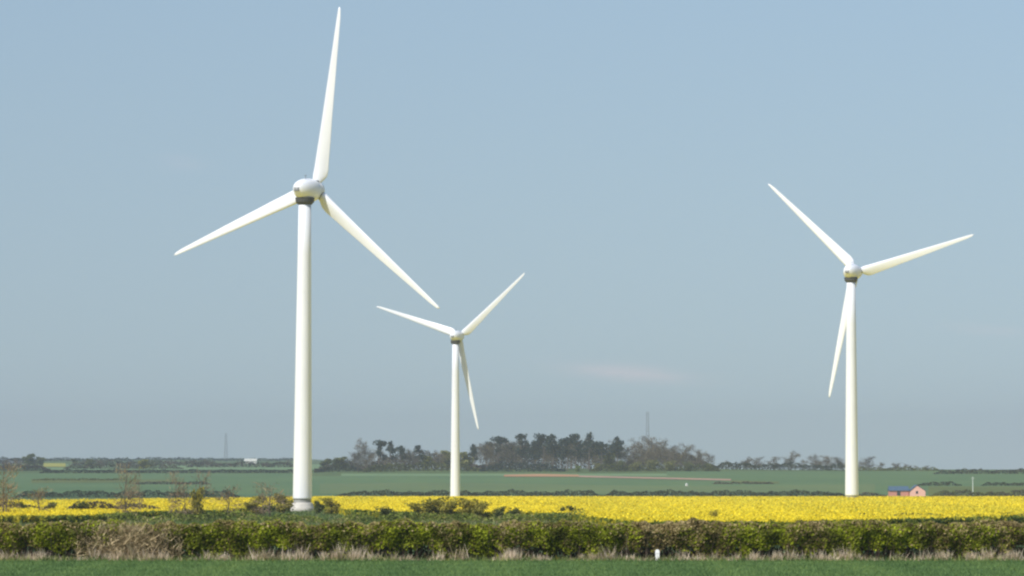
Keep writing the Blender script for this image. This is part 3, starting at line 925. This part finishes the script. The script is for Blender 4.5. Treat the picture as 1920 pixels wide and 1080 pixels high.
for px, tr, va, lab in ((1401, 858, 2, 'small brown bare skyline tree, leftmost between copse and right turbine'), (1424, 857, 4, 'small brown bare skyline tree, second right of the copse'),
                        (1451, 856, 6, 'small grey bare skyline tree, third right of the copse'), (1484, 848, 2, 'tallest bare skyline tree left of the right turbine'),
                        (1529, 853, 4, 'broad brown skyline tree, left one of the pair left of the right turbine'), (1549, 854, 6, 'brown skyline tree, right one of the pair left of the right turbine'),
                        (1573, 857, 1, 'bare skyline tree close against the left of the right turbine tower'), (1629, 856, 1, 'bare skyline tree just right of the right turbine tower'),
                        (1684, 868, 4, 'low pinkish brown skyline tree above the red farm building'), (1697, 870, 2, 'low brown skyline tree right above the slate roof'), (1716, 873, 6, 'lowest bare skyline tree above the pale gable')):
    tree('bare', va, px, tr, 2720, lab, SK, 18.0, 1.5)
for i in range(16):
    px = 1345 + i * 26 + random.uniform(-8, 8)
    if abs(px - 1594) > 16:
        tree('bare', (1, 2, 4, 6)[i % 4], px, random.uniform(862, 869) + max(0, px - 1600) * .05, 2735 + i % 3 * 6, 'low bare tree or shrub in the broken row along the right skyline', SK, 18.0, 1.7)
LF = 'distant trees on the left hillside'
for px, tr, kd, va, d, lab in ((12, 862, 'bare', 2, 3000, 'hazy bare tree at the left edge of the skyline'), (34, 861, 'bare', 4, 3020, 'hazy bare tree, second from the left edge'), (56, 851, 'leafy', 1, 3400, 'hazy dark green tree rising above the left skyline'),
                               (76, 857, 'leafy', 4, 3400, 'hazy olive tree left of the distant yellow field'), (140, 860, 'leafy', 7, 3500, 'hazy green tree right of the distant yellow field'), (168, 860, 'leafy', 1, 3300, 'hazy green tree between the yellow field and the yellow tree'),
                               (190, 862, 'bare', 6, 3100, 'hazy bare tree on the left hillside'), (270, 862, 'leafy', 2, 3000, 'yellow green tree in blossom on the left hillside'), (444, 868, 'leafy', 4, 3500, 'small dark tree beside the pale barn'),
                               (500, 866, 'leafy', 7, 3600, 'hazy tree right of the pale barn'), (612, 860, 'leafy', 1, 2900, 'dark tree just right of the nearest turbine tower'), (640, 857, 'leafy', 4, 2760, 'dark tree left of the copse')):
    tree(kd, va, px, tr, d, lab, LF, 18.0, 1.4)

# saplings and bushes in front of the crop
for i in range(18):
    px = -10 + i * 32 + random.uniform(-10, 10)
    if abs(px - 103) < 26 or abs(px - 470) < 22: continue
    tree('bare' if i % 3 else 'leafy', (1, 2, 4, 6)[i % 4] if i % 3 else (1, 4, 7)[i % 2], px, random.uniform(863, 870), 2900 + (i * 211) % 1500,
         'hazy bare shrub or small tree in the hedges of the left hillside' if i % 3 else 'hazy small green tree in the hedges of the left hillside', LF, 18.0, 1.8)
SA = 'saplings along the bank'
for px, tr, d, va, wd, lab in ((8, 868, 520, 11, 1.3, 'tall bare brown sapling cut by the left edge'), (236, 868, 540, 12, .9, 'thin pale bare sapling standing in the left of the crop'),
                               (330, 882, 520, 13, .7, 'dark thin bare sapling, left of the pair'), (374, 880, 520, 14, 1.0, 'leaning bare sapling, right of the pair'), (262, 878, 560, 14, .5, 'very thin bare sapling right of the pale one')):
    o = tree('sapling', va, px, tr, d, lab, SA, 5.5, wd)
BU = 'bushes on the bank'
for px, tr, d, kd, va, hh, wd, lab in (
        (510, 904, 560, 'sapling', 15, 5.0, 1.9, 'spreading reddish brown bare bush left of the nearest turbine'),
        (14, 905, 500, 'sapling', 21, 4.0, 1.3, 'brown bare shrub at the foot of the tall edge sapling'), (240, 915, 520, 'sapling', 22, 4.0, 1.3, 'tan bare shrub round the foot of the pale sapling'),
        (345, 905, 510, 'sapling', 23, 4.0, 1.4, 'brown bare shrub between the sapling pair'), (430, 925, 560, 'sapling', 21, 3.0, 1.6, 'low brown bare shrub in the crop right of the sapling pair'),
        (75, 930, 540, 'sapling', 22, 3.0, 1.6, 'low brown bare shrub above the small dark bushes'), (495, 918, 570, 'sapling', 23, 4.0, 1.4, 'reddish bare shrub beside the spreading one left of the nearest turbine'),
        (372, 915, 518, 'bush', 6, 3.0, .35, 'narrow olive bush under the leaning sapling'),
        (44, 942, 610, 'bush', 1, 2.0, .8, 'small dark bush in the crop at the left edge'), (97, 942, 600, 'bush', 4, 2.0, 1.0, 'small dark bush in the crop, second from the left edge'), (155, 940, 600, 'bush', 7, 2.0, 1.2, 'rounded dark bush in the crop left of the pale sapling'),
        (480, 930, 640, 'bush', 3, 2.6, 1.2, 'olive bush left of the nearest turbine base'), (532, 934, 640, 'bush', 6, 2.4, 1.0, 'yellowish bush close left of the nearest turbine base'),
        (598, 934, 660, 'bush', 4, 2.4, .8, 'dark bush close right of the nearest turbine base'), (622, 936, 650, 'bush', 3, 2.4, 1.2, 'olive bush right of the nearest turbine base'),
        (728, 950, 520, 'bush', 7, 2.0, 1.6, 'low dark green bush between the two left turbines'),
        (785, 938, 540, 'bush', 3, 3.0, 1.2, 'olive bush, leftmost of the clump before the smallest turbine'), (815, 933, 545, 'bush', 6, 3.0, 1.2, 'yellow olive bush left of the smallest turbine base'), (846, 934, 540, 'bush', 3, 3.0, 1.2, 'olive bush straight below the smallest turbine tower'),
        (878, 934, 545, 'bush', 6, 3.0, 1.2, 'yellow olive bush right of the smallest turbine base'), (900, 942, 540, 'bush', 3, 2.6, 1.0, 'small olive bush, rightmost of the clump before the smallest turbine'),
        (938, 945, 530, 'bush', 1, 2.4, 1.0, 'dark green bush standing alone right of the olive clump'), (968, 955, 520, 'bush', 7, 1.8, 1.3, 'low dark bush right of the lone dark bush'),
        (1052, 944, 540, 'bush', 4, 2.5, .7, 'dark bush, left of the pair in the middle of the crop'), (1076, 941, 545, 'bush', 1, 2.6, 1.2, 'dark spreading bush, right of the pair in the middle of the crop'),
        (1340, 968, 430, 'bush', 6, 2.0, .5, 'tiny olive bush poking above the hedge into the crop'), (1893, 962, 470, 'bush', 7, 2.0, 1.6, 'dark bush at the near edge of the crop by the right edge')):
    tree(kd, va + (30 if kd == 'bush' else 0), px, tr, d, lab, BU, hh, wd)

# ------------------------------------------------------------------ farm building
FD = 1580.0
fz = gz(1700, FD)
s = FD / F
fb = empty('farm_building', (xat(1700, FD), FD, fz))
tag(fb, 'red brick farm building with blue slate roof behind the yellow crop', 'farm building')
def X(px): return xat(px, FD) - fb.location.x
def Zr(row): return CAMZ + (HOR - row) * s - fz
x0, x1 = X(1667), X(1703)
MB().box(((x0 + x1) / 2, 3, Zr(919.5) / 2 - .2), (x1 - x0, 6, Zr(919.5) + .4)).build('wall', M_brick, fb)
rf = MB()
e, rg = Zr(920), Zr(911.5)
rf.rings([[(x0 - .25, -.4, e), (x0 - .25, 6.4, e), (x0 - .25, 3, rg)], [(x1 + .2, -.4, e), (x1 + .2, 6.4, e), (x1 + .2, 3, rg)]])
rf.build('roof', M_slate, fb)
g0, g1, gx = X(1704.5), X(1733), X(1717)
eg, ag = Zr(920.5), Zr(910)
gw = MB()
gw.rings([[(g0, y_, -.4), (g1, y_, -.4), (g1, y_, eg), (gx, y_, ag), (g0, y_, eg)] for y_ in (-2.5, 6)])
gw.build('gable_wall', M_brick_sunlit, fb)
gr_ = MB()
for a, b in ((g0 - .3, gx), (g1 + .3, gx)):
    za = eg - .12
    gr_.rings([[(a, y_, za), (a, y_, za + .2), (b, y_, ag + .22), (b, y_, ag + .02)] for y_ in (-2.7, 6.2)])
gr_.build('gable_roof', M_slate, fb)
MB().box((X(1717), -2.53, 2.6), (.9, .1, 1.1)).build('window', M_window, fb)
MB().box((X(1684), -.03, 2.2), (1.4, .1, 1.9)).build('door', M_window, fb)

# pale barn on the far hillside
BD = 4000.0
bz = gz(470, BD)
bn = empty('barn', (xat(470, BD), BD, bz))
tag(bn, 'pale roofed barn on the far hillside left of the nearest turbine', 'barn')
w_ = 12.5
MB().box((0, 4, 1.2), (w_, 8, 3.2)).build('wall', M_sheet, bn)
rb = MB()
rb.rings([[(-w_ / 2 - .3, -.4, 2.8), (-w_ / 2 - .3, 8.4, 2.8), (-w_ / 2 - .3, 4, 5.3)], [(w_ / 2 + .3, -.4, 2.8), (w_ / 2 + .3, 8.4, 2.8), (w_ / 2 + .3, 4, 5.3)]])
rb.build('roof', M_sheet, bn)
MB().box((1.5, -.05, 1.2), (3.2, .1, 2.8)).build('door', M_door, bn)

# white tank in the far field
M_tank = ramp_mat('weathered_white', [(0.3, (0.45, 0.46, 0.43)), (0.7, (0.55, 0.56, 0.52))], 2.0, 0.6)
td = d_for_row(1287, 911.5, 1700, 2650)
tk = empty('tank', (xat(1287, td), td, gz(1287, td)))
tag(tk, 'small white tank standing in the green field below the copse', 'tank')
MB().rings([[(math.cos(2 * math.pi * j / 20) * r_, math.sin(2 * math.pi * j / 20) * r_, z_) for j in range(20)] for z_, r_ in ((.3, .6), (.35, .65), (1.3, .65), (1.5, .45), (1.55, .15))]).build('body', M_tank, tk, False)
MB().box((0, 0, .12), (1.6, 1.6, .4)).build('plinth', M_concrete, tk)

# pale pole
pd = 1690.0
po = empty('utility_pole', (xat(1823, pd), pd, gz(1823, pd)))
tag(po, 'pale thin pole standing in the field at the right edge', 'pole')
hp = CAMZ + (HOR - 894) / F * pd - po.location.z
MB().tube([(0, 0, -.3), (0, 0, hp * .5), (0, 0, hp)], [.24, .22, .19], 10).build('post', M_palepole, po)
MB().box((0, -.27, hp - .6), (1.5, .14, .14)).build('crossarm', M_palepole, po)
for dx in (-.6, .6):
    MB().tube([(dx, -.27, hp - .52), (dx, -.27, hp - .25)], [.06, .05], 8).build('insulator', M_door, po)

# lattice masts far away
def mast(px, top_row, d, wb, label):
    x = xat(px, d)
    g = float(ground(x, d))
    h = CAMZ + (HOR - top_row) / F * d - g
    o = empty('lattice_mast', (x, d, g))
    tag(o, label, 'mast', 'lattice masts on the skyline')
    W_ = lambda z: (wb * (1 - z / h) + 1.9 * z / h) / 2
    cs = ((-1, -1), (1, -1), (1, 1), (-1, 1))
    for a, b in cs:
        MB().tube([(a * W_(0), b * W_(0), -.3), (a * W_(h), b * W_(h), h)], [.17, .12], 4).build('leg', M_steel, o)
    nseg = int(h / 3.2)
    br = MB()
    for i in range(nseg):
        z0, z1 = h * i / nseg, h * (i + 1) / nseg
        for k in range(4):
            a, b = cs[k], cs[(k + 1) % 4]
            br.tube([(a[0] * W_(z0), a[1] * W_(z0), z0), (b[0] * W_(z1), b[1] * W_(z1), z1)], [.08, .08], 3)
            br.tube([(b[0] * W_(z0), b[1] * W_(z0), z0), (a[0] * W_(z1), a[1] * W_(z1), z1)], [.08, .08], 3)
    br.build('bracing', M_steel, o)
    return o
mast(424, 812, 5400, 4.2, 'faint grey lattice mast on the skyline left of the nearest turbine')
mast(1214, 772, 3600, 3.4, 'faint grey lattice mast rising behind the brown end of the copse')
